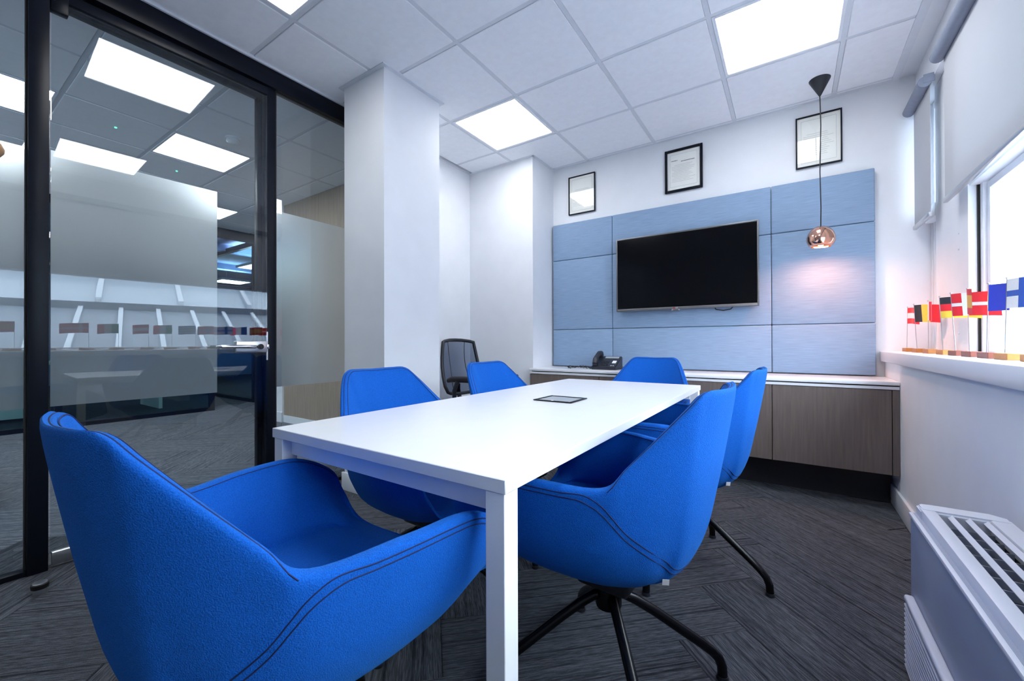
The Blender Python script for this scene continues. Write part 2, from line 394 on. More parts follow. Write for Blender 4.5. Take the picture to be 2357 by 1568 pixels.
# perimeter trims
struct('trim_1', bx(-1.92, .59, YB - .022, YB, CZ - .003, CZ + .02), 'ceiling_metal', 'metal edge trim where ceiling meets back wall', 'trim')
b = NB(); box(b, .550, .590, YR, YB, CZ - .004, CZ + .03)
struct('trim_2', b, 'ceiling_metal', 'metal edge trim of ceiling on the window side', 'trim')
b = NB()
box(b, -2.46, -2.01, 1.61, 1.635, CZ - .006, CZ + .01); box(b, -2.035, -2.01, 1.635, 2.11, CZ - .006, CZ + .01); box(b, -2.46, -2.01, 2.11, 2.136, CZ - .006, CZ + .01); box(b, -2.46, -2.434, 1.635, 2.11, CZ - .006, CZ + .01)
struct('trim_3', b, 'ceiling_metal', 'metal edge trim around the pillar head', 'trim')
b = NB(); box(b, -2.655, -2.635, 2.14, 3.185, CZ - .004, CZ + .01); box(b, -2.64, -1.90, 3.163, 3.185, CZ - .004, CZ + .01); box(b, -1.92, -1.898, 3.17, YB, CZ - .004, CZ + .01)
struct('trim_4', b, 'ceiling_metal', 'metal edge trim around the nook ceiling', 'trim')
struct('trim_5', bx(-2.66, -2.60, YR, 2.13, CZ - .012, CZ + .02), 'ceiling_metal', 'pale trim between ceiling and black partition head', 'trim')

# ------------------------------------------------------------------ window side
struct('wall_window_head', bx(.665, XO, YR, YB, 2.43, 2.95), 'wall_paint', 'shaded beam above the blinds', 'wall')
struct('soffit', bx(.59, .665, YR, YB, CZ + .002, CZ + .05), 'wall_paint', 'pale soffit strip between ceiling tiles and blinds', 'ceiling')
struct('window_sill', bx(.483, .80, YR, YB, .832, .897, bev=.006), 'sill_white', 'thick white window sill carrying the little flags', 'sill')
struct('wall_window_pier', bx(.70, XO, 2.82, 3.34, .897, 2.43), 'wall_paint', 'white pier between the two windows', 'wall')
struct('wall_light_blocker', bx(.70, XO, YR, .05, .897, 2.43), 'wall_paint', 'added unseen wall cutting the window light at the camera end', 'wall')  # added out of view to reduce daylight from behind the camera
def window(name, y0, y1, label, mull):
    w = sroot(name, label, 'window', (.77, (y0 + y1) / 2, .897))
    f = .05
    b = NB()
    box(b, .735, .80, y0 + .012, y0 + f, .897, 2.43, bev=.004); box(b, .735, .80, y1 - f, y1 - .012, .897, 2.43, bev=.004)
    obj('window_frame', b, 'white_metal', w)
    obj('bottom_rail', bx(.735, .80, y0 + f, y1 - f, .897, .908, bev=.002), 'white_metal', w)
    obj('transom', bx(.70, .80, y0 + .012, y1 - .012, 1.69, 1.77, bev=.004), 'white_metal', w)
    obj('top_rail', bx(.735, .80, y0 + f, y1 - f, 2.38, 2.43, bev=.004), 'white_metal', w)
    b = NB(); box(b, .728, .80, y0, y0 + .012, .897, 2.43); box(b, .728, .80, y1 - .012, y1, .897, 2.43)
    obj('gasket', b, 'black_seal' if mull is not None else 'white_metal', w)
    mull = mull or []
    # inner sash
    ys = [y0 + f] + mull + [y1 - f]
    for ya, yb in zip(ys, ys[1:]):
        b = NB(); s = .04
        box(b, .745, .79, ya + .006, ya + s, .912, 1.684, bev=.004); box(b, .745, .79, yb - s, yb - .006, .912, 1.684, bev=.004)
        box(b, .745, .79, ya + s, yb - s, .912, .926, bev=.003); box(b, .745, .79, ya + s, yb - s, 1.65, 1.684, bev=.004)
        obj('sash', b, 'white_metal', w)
        obj('pane', bx(.764, .772, ya + s, yb - s, .926, 1.65), 'clear_glass', w, smooth=0)
        obj('pane', bx(.764, .772, ya, yb, 1.77, 2.38), 'clear_glass', w, smooth=0)
window('window_1', .05, 2.82, 'long white framed window behind the row of flags', [])
window('window_2', 3.34, 3.575, 'narrow white framed window in the corner by the back wall', None)
def blind(y0, y1, label, zb):
    t = thing('roller_blind', label, 'blind', (.65, (y0 + y1) / 2, 2.43), 0, 'window roller blinds')
    obj('fabric', bx(.649, .6505, y0, y1, zb, 2.40), 'blind_fabric', t, smooth=0)
    b = NB(); tube(b, [(.628, y0 - .01, 2.405), (.628, y1 + .01, 2.405)], .030, 20)
    obj('roller_tube', b, 'roller', t)
    obj('bottom_bar', bx(.640, .659, y0, y1, zb - .02, zb + .004, bev=.004), 'steel', t)
    for y in (y0 - .012, y1 + .008):
        obj('bracket', bx(.622, .668, y, y + .004, 2.398, 2.445, bev=.001), 'roller', t)
blind(.0, 2.935, 'long pale grey roller blind pulled down over the big window', 1.675)
blind(3.19, 3.545, 'narrow white roller blind in the corner beside the back wall', 1.675)
for z in (1.50, 1.42, 1.00):
    b = NB(); lathe(b, [(0, -.003), (.006, -.003), (.007, 0)], (0, 0, 0), 10)
    bmesh.ops.rotate(b, verts=b.verts[:], cent=(0, 0, 0), matrix=Matrix.Rotation(PI / 2, 3, 'Y')); bmesh.ops.translate(b, verts=b.verts[:], vec=(.7, 2.95 + (1.5 - z) * .02, z))
    obj('screw_cap', b, 'ceiling_metal', None, label='small grey screw cap on the white window pier at height %s' % {1.50: 'just under the blind', 1.42: 'a little lower', 1.00: 'near the sill'}[z], category='screw')

# neighbouring roof outside
rf = thing('neighbour_roof', 'pale ribbed metal roof of the building outside the window', 'roof', (0, 0, 0))
rf.rotation_euler = (0, 0, math.radians(9.6))
def slope(x): return 1.58 - .344 * (5 - x)
b = NB(); prism(b, [(1.6, slope(1.6)), (5.0, slope(5.0)), (5.0, slope(5.0) - .3), (1.6, slope(1.6) - .3)], 'y', -9, 34)
obj('roof_sheet', b, 'roof_sheet', rf, smooth=0)
rib = None
for k in range(84):
    y = -8.6 + k * .5
    if rib is None:
        b = NB(); prism(b, [(1.6, slope(1.6) - .02), (5.0, slope(5.0) - .02), (5.0, slope(5.0) + .05), (1.6, slope(1.6) + .05)], 'y', y - .03, y + .03)
        rib = obj('roof_rib', b, 'roof_rib', rf, smooth=0); y00 = y
    else:
        o = rib.copy(); COL.objects.link(o); o.parent = rf; o.location = (0, y - y00, 0)
b = NB(); box(b, 4.95, 5.15, -9, 34, slope(5) - .1, slope(5) + .11); obj('gutter_band', b, 'roof_band', rf, smooth=0)
b = NB(); prism(b, [(5.15, slope(5) + .11), (6.4, slope(5) + .70), (6.4, slope(5) + .5), (5.15, slope(5) - .05)], 'y', -9, 34); obj('skylight_band', b, 'skylight', rf, smooth=0)
bar = None
for k in range(36):
    y = -8.6 + k * 1.15
    if bar is None:
        b = NB(); prism(b, [(5.15, slope(5) + .11), (6.4, slope(5) + .70), (6.4, slope(5) + .76), (5.15, slope(5) + .21)], 'y', y - .04, y + .04)
        bar = obj('skylight_bar', b, 'roof_rib', rf, smooth=0); y00 = y
    else:
        o = bar.copy(); COL.objects.link(o); o.parent = rf; o.location = (0, y - y00, 0)
b = NB(); box(b, 6.4, 6.9, -9, 34, slope(5) + .4, slope(5) + .92); obj('ridge_band', b, 'roof_band', rf, smooth=0)

# ------------------------------------------------------------------ glass partition
FZ = 2.525           # underside of the black head
struct('trim_6', bx(GX - .04, GX + .03, YR, 2.13, FZ, CZ - .012, bev=.003), 'black_frame', 'black head rail of the glass partition', 'trim')
def post(name, y0, y1, label, x1=GX + .03):
    struct(name, bx(GX - .04, x1, y0, y1, 0, FZ, bev=.003), 'black_frame', label, 'post')
post('trim_7', .292, .352, 'black upright post on the hinge side of the glass door')
post('trim_8', 1.235, 1.291, 'black upright post on the latch side of the glass door', GX + .012)
post('trim_9', 2.08, 2.13, 'black upright post against the pillar', GX + .012)
post('trim_10', -1.2, -1.15, 'black upright post left of the view')
struct('trim_11', bx(GX - .075, GX - .035, 1.208, 1.24, 0, FZ, bev=.003), 'black_frame', 'dark door stop seen through the glass at the latch side', 'trim')
struct('trim_12', bx(GX - .075, GX - .035, .352, 1.24, 2.455, FZ, bev=.003), 'black_frame', 'dark door stop under the head rail', 'trim')
def glazing(name, y0, y1, label, film=True):
    w = sroot(name, label, 'glass panel', (GX, (y0 + y1) / 2, 0))
    obj('pane', bx(GX - .006, GX + .006, y0, y1, .02, FZ), 'tinted_glass', w, smooth=0)
    obj('frosted_film', bx(GX - .0085, GX - .0065, y0 + .002, y1 - .002, .69, 1.785), 'frosted_film', w, smooth=0)
    obj('bottom_rail', bx(GX - .03, GX + .02, y0, y1, 0, .022, bev=.002), 'black_frame', w)
    b = NB(); box(b, GX - .012, GX + .012, y0, y0 + .006, .022, FZ); box(b, GX - .012, GX + .012, y1 - .006, y1, .022, FZ); obj('seal', b, 'black_seal', w)
glazing('window_3', 1.291, 2.08, 'fixed glass panel with frosted film between door and pillar')
glazing('window_4', -1.15, .292, 'fixed glass panel with frosted film left of the door')
glazing('window_5', YR, -1.2, 'fixed glass panel behind the camera')
# the door, slightly ajar into the room
door = sroot('door_1', 'frameless glass door with frosted band standing slightly ajar', 'door', (GX, .36, 0))
door.rotation_euler = (0, 0, math.radians(-1.9))
def D(name, bm, m, parent=None): return obj(name, bm, m, parent or door, world=False)
DW = .872
D('pane', bx(-.006, .006, 0, DW, .06, 2.50), 'tinted_glass')
D('frosted_film', bx(-.0085, -.0065, .0, .618, .69, 1.80), 'frosted_film')
D('bottom_rail', bx(-.016, .016, .004, DW, .012, .066, bev=.002), 'steel')
D('top_rail', bx(-.016, .016, .004, DW, 2.455, 2.50, bev=.002), 'black_frame')
lk = D('lock_plate', bx(-.020, .022, .700, .868, .907, .975, bev=.006, seg=3), 'steel')
b = NB(); tube(b, [(.022, .79, .941), (.05, .79, .941), (.062, .782, .941), (.066, .765, .941), (.066, .70, .943), (.064, .62, .942), (.058, .605, .941), (.045, .60, .941)], [.010, .010, .010, .010, .010, .0095, .009, .0085], 14)
D('lever', b, 'chrome', lk)
b = NB(); tube(b, [(.020, .828, .941), (.030, .828, .941)], .016, 20); tube(b, [(.030, .828, .941), (.036, .828, .941)], .008, 14); D('key_cylinder', b, 'black_metal', lk)
D('latch', bx(-.008, .008, .868, .884, .928, .954, bev=.002), 'chrome', lk)
for z in (2.40,):
    D('hinge', bx(-.018, .018, -.004, .05, z, z + .09, bev=.004), 'black_frame')
struct('strike_plate', bx(GX + .012, GX + .016, 1.236, 1.244, .86, 1.03), 'steel', 'thin steel strike plate on the latch post', 'strike plate')

ds = thing('door_stop', 'small black and steel floor door stop by the glass door', 'door stop', (-2.40, .302, 0))
b = NB(); lathe(b, [(0, 0), (.020, 0), (.020, .022), (0, .022)], (-2.40, .302, 0), 20); obj('base', b, 'steel', ds)
b = NB(); lathe(b, [(0, .0), (.024, .0), (.025, .004), (.025, .016), (.022, .019), (0, .019)], (-2.40, .302, .022), 20); obj('rubber_ring', b, 'black_seal', ds)
b = NB(); lathe(b, [(0, 0), (.021, 0), (.020, .003), (0, .004)], (-2.40, .302, .041), 20); obj('cap', b, 'steel', ds)

# ------------------------------------------------------------------ corridor and far office
wp = sroot('wall_corridor', 'grey brown wood panelled corridor wall seen through the side glass', 'wall', (-3.95, 2.66, 0))
for k in range(6):
    x1 = -2.78 - k * .40; x0 = max(x1 - .398, -5.13)
    if x1 - x0 > .05: obj('wood_panel', bx(x0, x1, 2.62, 2.66, .085, CZ), 'wood_pale', wp)
obj('backing', bx(-5.13, -2.70, 2.66, 2.72, 0, CZ), 'plinth_dark', wp)
obj('skirting', bx(-5.13, -2.70, 2.612, 2.66, 0, .085), 'white_metal', wp)
struct('wall_corridor_end', bx(-5.36, -5.13, 2.60, 2.74, 0, CZ), 'wall_paint', 'cream wall end left of the wood panelling', 'wall')
struct('baseboard_corridor', bx(-5.375, -5.125, 2.585, 2.60, 0, .12), 'white_metal', 'grey baseboard below the cream wall end', 'baseboard')
def far_glazing(name, axis, c, a0, a1, posts, label):
    mid = (a0 + a1) / 2
    w = sroot(name, label, 'glass partition', (c, mid, 0) if axis == 'y' else (mid, c, 0))
    def bb(u0, u1, v0, v1, z0, z1, **k):
        return bx(c + u0, c + u1, v0, v1, z0, z1, **k) if axis == 'y' else bx(v0, v1, c + u0, c + u1, z0, z1, **k)
    obj('bottom_rail', bb(-.03, .03, a0, a1, 0, .05), 'black_frame', w)
    obj('top_rail', bb(-.03, .03, a0, a1, 2.56, CZ), 'black_frame', w)
    for p in posts: obj('post', bb(-.03, .03, p - .03, p + .03, .05, 2.56), 'black_frame', w)
    ps = sorted(posts)
    for p, q in zip(ps, ps[1:]): obj('pane', bb(-.005, .005, p + .03, q - .03, .05, 2.56), 'far_glass', w, smooth=0)
far_glazing('window_6', 'y', -6.9, -3.9, 2.53, [-3.87, -2.2, -.6, 1.0, 2.50], 'black framed glass partition across the corridor')
far_glazing('window_7', 'x', 3.25, -11.0, -5.5, [-10.97, -9.2, -7.3, -5.53], 'black framed glass partition further down the corridor')
struct('ceiling_office', bx(-14.2, -6.9, -4.2, 9.2, 2.72, 2.95), 'blue_far', 'blue tinted ceiling of the far office', 'ceiling', smooth=0)
struct('ceiling_hall', bx(-6.9, -2.6, 3.4, 9.2, 2.72, 2.95), 'blue_far', 'blue tinted ceiling beyond the corridor', 'ceiling', smooth=0)
struct('trim_13', bx(-6.98, -6.86, 2.5, 9.2, 2.52, 2.74), 'plinth_dark', 'dark beam at the end of the corridor ceiling', 'trim')
for k, x in enumerate((-8.4, -10.4, -12.4)):
    struct('trim_%d' % (14 + k), bx(x - .1, x + .1, 2.2, 9.2, 2.60, 2.72), 'blue_far', ['first', 'second', 'third'][k] + ' blue beam under the far office ceiling', 'beam')
struct('wall_far', bx(-14.2, -14.1, -4.2, 9.2, 0, 2.95), 'blue_far', 'far blue grey wall of the office', 'wall', smooth=0)
struct('wall_far_left', bx(-14.2, -2.6, -4.2, -4.1, 0, 2.95), 'wall_paint', 'wall closing the corridor on the left', 'wall', smooth=0)
struct('wall_far_right', bx(-14.2, -2.6, 9.1, 9.2, 0, 2.95), 'blue_far', 'wall closing the far office on the right', 'wall', smooth=0)
struct('wall_corridor_back', bx(-2.9, -2.7, 2.72, 9.2, 0, 2.95), 'wall_paint', 'wall behind the nook on the office side', 'wall', smooth=0)
for (x, y, l) in ((-10.7, 3.85, 'long strip light low in the far office beside the door handle'), (-8.35, 3.4, 'square light seen as a small wedge in the far office'), (-9.6, -1.0, 'light panel in the office across the corridor')):
    t = thing('ceiling_light', l, 'ceiling light', (x + .3, y + .3, 2.38), 0, 'lights of the far office')  # hung low on added wires so their top faces brighten the ceiling
    b = NB()
    for q in ((x, x + .02, y, y + .6), (x + .58, x + .6, y, y + .6), (x + .02, x + .58, y, y + .02), (x + .02, x + .58, y + .58, y + .6)): box(b, *q, 2.34, 2.38)
    obj('frame', b, 'white_metal', t); obj('diffuser', bx(x + .02, x + .58, y + .02, y + .58, 2.345, 2.37), 'corridor_light', t, smooth=0)
    for q in ((x + .05, y + .3), (x + .55, y + .3)):
        b = NB(); tube(b, [(q[0], q[1], 2.37), (q[0], q[1], 2.72)], .003, 6); obj('suspension_wire', b, 'steel', t)
# office desk beyond the far glass
dk = thing('office_desk', 'white desk with panel legs in the office across the corridor', 'desk', (-8.2, 1.2, 0))
obj('desk_top', bx(-8.7, -7.7, .4, 2.2, .70, .73, bev=.003), 'white_top', dk)
obj('panel_leg', bx(-8.6, -7.75, .42, .46, 0, .70), 'white_satin', dk); obj('panel_leg', bx(-8.6, -7.75, 2.14, 2.18, 0, .70), 'white_satin', dk)
obj('drawer_unit', bx(-8.5, -7.9, .5, .95, .04, .62, bev=.004), 'white_satin', dk)
# black sled chair in the corridor
sc = thing('lounge_chair', 'black lounge chair on a tube sled base behind the left glass panel', 'chair', (-4.2, .1, 0))
obj('seat', bx(-4.55, -3.85, -.55, .33, .34, .50, bev=.04, seg=3), 'black_leather', sc)
obj('backrest', bx(-4.62, -4.45, -.55, .33, .36, .85, bev=.04, seg=3), 'black_leather', sc)
for y in (.30, -.50):
    b = NB(); tube(b, [(-4.5, y, .34), (-4.5, y, .06), (-4.47, y, .02), (-4.43, y, .012), (-3.95, y, .012), (-3.91, y, .02), (-3.88, y, .06), (-3.88, y, .34)], .012, 10)
    obj('sled_leg', b, 'black_metal', sc)
sd = thing('smoke_detector', 'round white smoke detector on the corridor ceiling', 'smoke detector', (-3.78, 1.52, CZ))
b = NB(); lathe(b, [(0, 0), (.055, 0), (.055, -.012), (0, -.012)], (-3.78, 1.52, CZ), 28); obj('base', b, 'white_satin', sd)
b = NB(); lathe(b, [(.045, -.012), (.048, -.03), (.03, -.045), (0, -.047)], (-3.78, 1.52, CZ), 28); obj('cover', b, 'white_satin', sd)
for k, (x, y) in enumerate(((-4.34, .93), (-4.95, 1.5))):
    b = NB(); lathe(b, [(0, 0), (.008, 0), (.007, -.006), (0, -.008)], (x, y, CZ), 12)
    obj('indicator_light', b, 'green_led', None, label=['tiny green indicator light on corridor ceiling near the frosted film', 'tiny green indicator light on corridor ceiling further away'][k], category='indicator')

# coat stand just outside the left edge, one wooden knob shows
cs = thing('coat_stand', 'wooden coat stand knob at the left edge in front of glass', 'coat stand', (-2.32, -.004, 0))
b = NB(); lathe(b, [(0, 0), (.17, 0), (.17, .015), (.03, .03), (.018, .05), (.018, 1.72), (.03, 1.75), (0, 1.78)], (-2.32, -.004, 0), 24); obj('pole', b, 'knob_wood', cs)
for k in range(4):
    a = PI / 2 + k * PI / 2
    d = Vector((math.cos(a), math.sin(a), 0)); c0 = Vector((-2.32, -.004, 1.515))
    b = NB(); tube(b, [c0, c0 + d * .10 + Vector((0, 0, .06)), c0 + d * .165 + Vector((0, 0, .115))], .010, 10)
    arm = obj('hook_arm', b, 'knob_wood', cs)
    e = c0 + d * .178 + Vector((0, 0, .13))
    b = NB(); lathe(b, [(0, -.032), (.02, -.025), (.031, -.008), (.032, .006), (.024, .024), (0, .032)], e, 20); obj('knob', b, 'knob_wood', arm)

# ------------------------------------------------------------------ blue acoustic wall panels
ap = thing('acoustic_wall_panels', 'light blue fabric wall panels in three columns behind the screen', 'wall panel', (-.72, YB, .73))
px_ = [-1.903, -1.306, -.111, .462]; pz_ = [.737, 1.082, 1.742, 2.09]
for xa, xb in zip(px_, px_[1:]):
    for za, zb in zip(pz_, pz_[1:]):
        obj('fabric_panel', bx(xa + .0015, xb - .0015, YB - .05, YB - .001, za + .0015, zb - .0015, bev=.007, seg=3), 'acoustic_fabric', ap)

# ------------------------------------------------------------------ screen
tv = thing('television', 'black flat wall screen with thin grey bezel', 'television', (-.713, 3.5, 1.22))
TX0, TX1, TZ0, TZ1, TY = -1.245, -.184, 1.222, 1.845, 3.462
obj('housing', bx(TX0 + .01, TX1 - .01, TY + .004, TY + .045, TZ0 + .01, TZ1 - .01, bev=.008), 'black_plastic', tv)
b = NB(); w = .012
box(b, TX0, TX0 + w, TY - .004, TY + .022, TZ0, TZ1, bev=.003); box(b, TX1 - w, TX1, TY - .004, TY + .022, TZ0, TZ1, bev=.003)
box(b, TX0 + w - .002, TX1 - w + .002, TY - .004, TY + .022, TZ0, TZ0 + .022, bev=.003); box(b, TX0 + w - .002, TX1 - w + .002, TY - .004, TY + .022, TZ1 - w, TZ1, bev=.003)
obj('bezel', b, 'grey_bezel', tv)
obj('screen', bx(TX0 + w, TX1 - w, TY, TY + .006, TZ0 + .022, TZ1 - w), 'screen', tv, smooth=0)
obj('wall_bracket', bx(-.9, -.5, TY + .044, YB - .051, 1.4, 1.7), 'black_metal', tv)
cxl = -.757
bd = obj('logo_plate', bx(cxl - .03, cxl + .03, TY - .006, TY - .002, TZ0 - .012, TZ0 + .006, bev=.002), 'grey_bezel', tv)
b = NB(); tube(b, [(cxl - .012, TY - .0065, TZ0 + .012), (cxl - .012, TY - .0045, TZ0 + .012)], .0065, 16); obj('logo_disc', b, 'red_logo', tv)
def text(name, s, size, loc, rot, m, parent, depth=.0004):
    cu = bpy.data.curves.new(name, 'FONT'); cu.body = s; cu.size = size; cu.extrude = depth; cu.align_x = 'CENTER'; cu.align_y = 'CENTER'
    o = bpy.data.objects.new(name, cu); COL.objects.link(o)
    dg = bpy.context.evaluated_depsgraph_get(); me = bpy.data.meshes.new_from_object(o.evaluated_get(dg))
    bpy.data.objects.remove(o); bpy.data.curves.remove(cu)
    me.materials.clear(); me.materials.append(MATS[m])
    o = bpy.data.objects.new(name, me); COL.objects.link(o); o.parent = parent
    o.location = Vector(loc) - root_loc(parent); o.rotation_euler = rot
    return o
text('logo_letters', 'LG', .014, (cxl + .008, TY - .005, TZ0 + .012), (PI / 2, 0, 0), 'white_felt', tv)
for s in (-1, 1): obj('logo_light', bx(cxl + s * .026 - .005, cxl + s * .026 + .005, TY - .0068, TY - .0055, TZ0 - .006, TZ0 - .002), 'white_felt', tv)
b = NB(); tube(b, [(-.49, TY + .03, TZ0 + .02), (-.47, TY + .03, TZ0 - .012), (-.42, TY + .03, TZ0 - .022), (-.37, TY + .03, TZ0 - .014), (-.34, TY + .03, TZ0 + .02)], .004, 8)
obj('cable', b, 'black_plastic', tv)

# ------------------------------------------------------------------ framed certificates
def certificate(x0, x1, z0, z1, fw_, label, bold, ngrp):
    t = thing('framed_certificate', label, 'picture frame', ((x0 + x1) / 2, YB, z0), 0, 'framed certificates')
    b = NB(); y0, y1 = YB - .022, YB - .001
    box(b, x0, x0 + fw_, y0, y1, z0, z1, bev=.003); box(b, x1 - fw_, x1, y0, y1, z0, z1, bev=.003)
    box(b, x0 + fw_, x1 - fw_, y0, y1, z0, z0 + fw_, bev=.003); box(b, x0 + fw_, x1 - fw_, y0, y1, z1 - fw_, z1, bev=.003)
    obj('frame', b, 'black_frame', t)
    pa = obj('paper', bx(x0 + fw_, x1 - fw_, YB - .010, YB - .006, z0 + fw_, z1 - fw_), 'paper', t, smooth=0)
    obj('glass', bx(x0 + fw_, x1 - fw_, YB - .0145, YB - .0125, z0 + fw_, z1 - fw_), 'clear_glass', t, smooth=0)
    ix0, ix1, iz0, iz1 = x0 + fw_ + .022, x1 - fw_ - .022, z0 + fw_ + .025, z1 - fw_ - .022
    b = NB(); yy0, yy1 = YB - .0108, YB - .0100; th = .0012
    for q in ((ix0, ix0 + th, iz0, iz1), (ix1 - th, ix1, iz0, iz1), (ix0, ix1, iz0, iz0 + th), (ix0, ix1, iz1 - th, iz1)): box(b, q[0], q[1], yy0, yy1, q[2], q[3])
    rows = 12; hh = (iz1 - iz0)
    for k in range(rows):
        z = iz1 - hh * (.34 + .55 * k / rows); a = ix0 + .012 + (.02 if k % 4 == 0 else 0); e = ix1 - .012 - (.05 * random.random())
        box(b, a, e, yy0, yy1, z, z + .0013)
    obj('print', b, 'ink_pale', pa)
    if bold:
        random.seed(3)
        for (za, xa, xb) in ((iz1 - hh * .20, ix0 + .008, ix0 + .055), (iz1 - hh * .25, ix0 + .085, ix1 - .02)):
            x = xa; b = NB()
            while x < xb:
                wv = .003 + random.random() * .006; box(b, x, x + wv, yy0, yy1, za, za + .0055); x += wv + .0022
            obj('heading', b, 'ink', pa, kind='stuff')
certificate(-1.748, -1.480, 2.171, 2.532, .009, 'thin black framed certificate above the left column of panels', False, 1)
certificate(-.860, -.570, 2.195, 2.548, .020, 'thick black framed certificate in the middle above the screen', True, 2)
certificate(.040, .300, 2.186, 2.548, .009, 'thin black framed certificate behind the lamp cord', False, 3)

# ------------------------------------------------------------------ sideboard
CY = 3.125
xs_ = [-1.92, -1.27, -.684, -.099, .474]
names = ['wood fronted cabinet unit at the nook end of the sideboard', 'wood fronted cabinet unit below the telephone', 'wood fronted cabinet unit behind the end chair', 'wood fronted cabinet unit by the window wall']
for k, (xa, xb) in enumerate(zip(xs_, xs_[1:])):
    t = thing('cabinet', names[k], 'cabinet', ((xa + xb) / 2, 3.35, .205), 0, 'sideboard cabinet units')
    obj('carcass', bx(xa + .001, xb - .001 if k < 3 else WX - .002, CY + .02, YB - .002, .21, .686), 'walnut', t, smooth=0)
    obj('door_front', bx(xa + .002, xb - .002, CY, CY + .019, .205, .684, bev=.001, seg=1), 'walnut', t)
    if k == 3: obj('filler_panel', bx(xb + .002, WX - .002, CY, CY + .02, .205, .684), 'walnut', t)
struct('plinth', bx(-1.918, WX - .018, 3.30, 3.34, 0, .208), 'plinth_dark', 'dark recessed plinth under the sideboard', 'plinth')
wt = thing('worktop', 'white worktop running along the sideboard under the blue panels', 'worktop', (-.7, 3.35, .69))
obj('slab', bx(-1.918, WX - .001, CY - .012, YB - .052, .712, .733, bev=.002), 'white_top', wt)
obj('shadow_gap', bx(-1.916, WX - .002, CY + .03, YB - .06, .7046, .7119), 'black_seal', wt)  # black filler put in for the shade inside the worktop recess
obj('under_strip', bx(-1.916, WX - .002, CY - .002, YB - .06, .688, .7045), 'white_satin', wt)

# ------------------------------------------------------------------ telephone
ph = thing('desk_telephone', 'dark blue black desk telephone with handset on the sideboard', 'telephone', (-1.285, 3.33, .733))
def P(name, bm, m, parent=None): return obj(name, bm, m, parent or ph, world=False)
b = NB(); prism(b, [(-.085, 0), (.095, 0), (.095, .105), (.075, .108), (-.085, .022)], 'x', -.105, .105)
bmesh.ops.bevel(b, geom=b.edges[:], offset=.005, segments=2, affect='EDGES')
body = P('body', b, 'phone_plastic')
sl = math.atan2(.086, .16)
def onface(u, v, h=0):   # u across, v up the slope
    return Vector((u, -.085 + v * math.cos(sl) - h * math.sin(sl), .022 + v * math.sin(sl) + h * math.cos(sl)))
def facebox(u0, u1, v0, v1, h0, h1, name, m, parent):
    b = NB(); box(b, u0, u1, v0, v1, h0, h1, bev=.0012, seg=1)
    for v in b.verts: v.co = onface(v.co.x, v.co.y, v.co.z)
    return P(name, b, m, parent)
facebox(-.03, .09, .145, .172, 0, .002, 'display', 'lid_grey', body)
for r in range(4):
    for c in range(3): facebox(-.025 + c * .02, -.010 + c * .02, .02 + r * .022, .034 + r * .022, 0, .004, 'key', 'black_plastic', body)
facebox(.055, .088, .065, .105, 0, .0022, 'number_card', 'white_felt', body)
for c in range(2): facebox(.055 + c * .018, .068 + c * .018, .02, .03, 0, .003, 'key', 'lid_grey', body)
b = NB()
pts = [onface(-.075, .02, .022), onface(-.075, .05, .042), onface(-.075, .10, .050), onface(-.075, .15, .045), onface(-.075, .185, .026)]
tube(b, pts, [.020, .022, .018, .022, .022], 14); P('handset', b, 'phone_plastic')
for vv in (.028, .175):
    b = NB(); box(b, -.095, -.055, vv - .016, vv + .016, .0, .022, bev=.004)
    for v in b.verts: v.co = onface(v.co.x, v.co.y, v.co.z)
    P('handset_cup', b, 'phone_plastic')
cb = []
for k in range(90):
    s = k / 89; cb.append(Vector((-.10 - .20 * math.sin(s * PI) , -.09 + .05 * math.sin(s * 4 * PI), .010 + .012 * abs(math.sin(s * 3 * PI)))) + Vector((0, math.cos(k * 1.9) * .006, math.sin(k * 1.9) * .005)))
b = NB(); tube(b, cb, .0035, 6); P('coiled_cord', b, 'black_plastic')

# ------------------------------------------------------------------ copper pendant
PXY = (.166, 3.30)
pd = thing('pendant_lamp', 'copper bubble pendant lamp hanging before the blue panels', 'pendant lamp', (*PXY, CZ))
b = NB(); lathe(b, [(0, .0), (.058, 0), (.057, -.004), (.006, -.105), (0, -.106)], (*PXY, CZ), 32); obj('ceiling_rose', b, 'black_plastic', pd)
b = NB(); tube(b, [(PXY[0], PXY[1], CZ - .10), (PXY[0] + .004, PXY[1], 2.35), (PXY[0] - .002, PXY[1], 2.05), (PXY[0] + .002, PXY[1], 1.82), (PXY[0], PXY[1], 1.69)], .0032, 8); obj('cord', b, 'black_plastic', pd)
zc = 1.625
prof = [(.008, .075), (.028, .072), (.050, .058), (.066, .034), (.074, .005), (.073, -.02), (.064, -.042), (.050, -.056)]
b = NB(); lathe(b, [(p[0], p[1]) for p in prof], (*PXY, zc), 40)
for v in b.verts:      # the melted bubble: lop-sided dents
    a = math.atan2(v.co.y - PXY[1], v.co.x - PXY[0]); d = 1 + .07 * math.sin(2 * a + .6) + .04 * math.sin(3 * a)
    v.co.x = PXY[0] + (v.co.x - PXY[0]) * d; v.co.y = PXY[1] + (v.co.y - PXY[1]) * d
sh = obj('shade', b, 'copper', pd, smooth=80)
sm = sh.modifiers.new('shell', 'SOLIDIFY'); sm.thickness = .003; sm.offset = -1
b = NB(); lathe(b, [(0, .0), (.010, 0), (.010, -.045), (0, -.072)], (*PXY, zc + .075), 16); obj('lamp_holder', b, 'black_plastic', pd)
b = NB(); lathe(b, [(0, .03), (.012, .028), (.022, .010), (.024, -.004), (.016, -.02), (0, -.026)], (*PXY, zc - .026), 20); obj('bulb', b, 'bulb', pd)

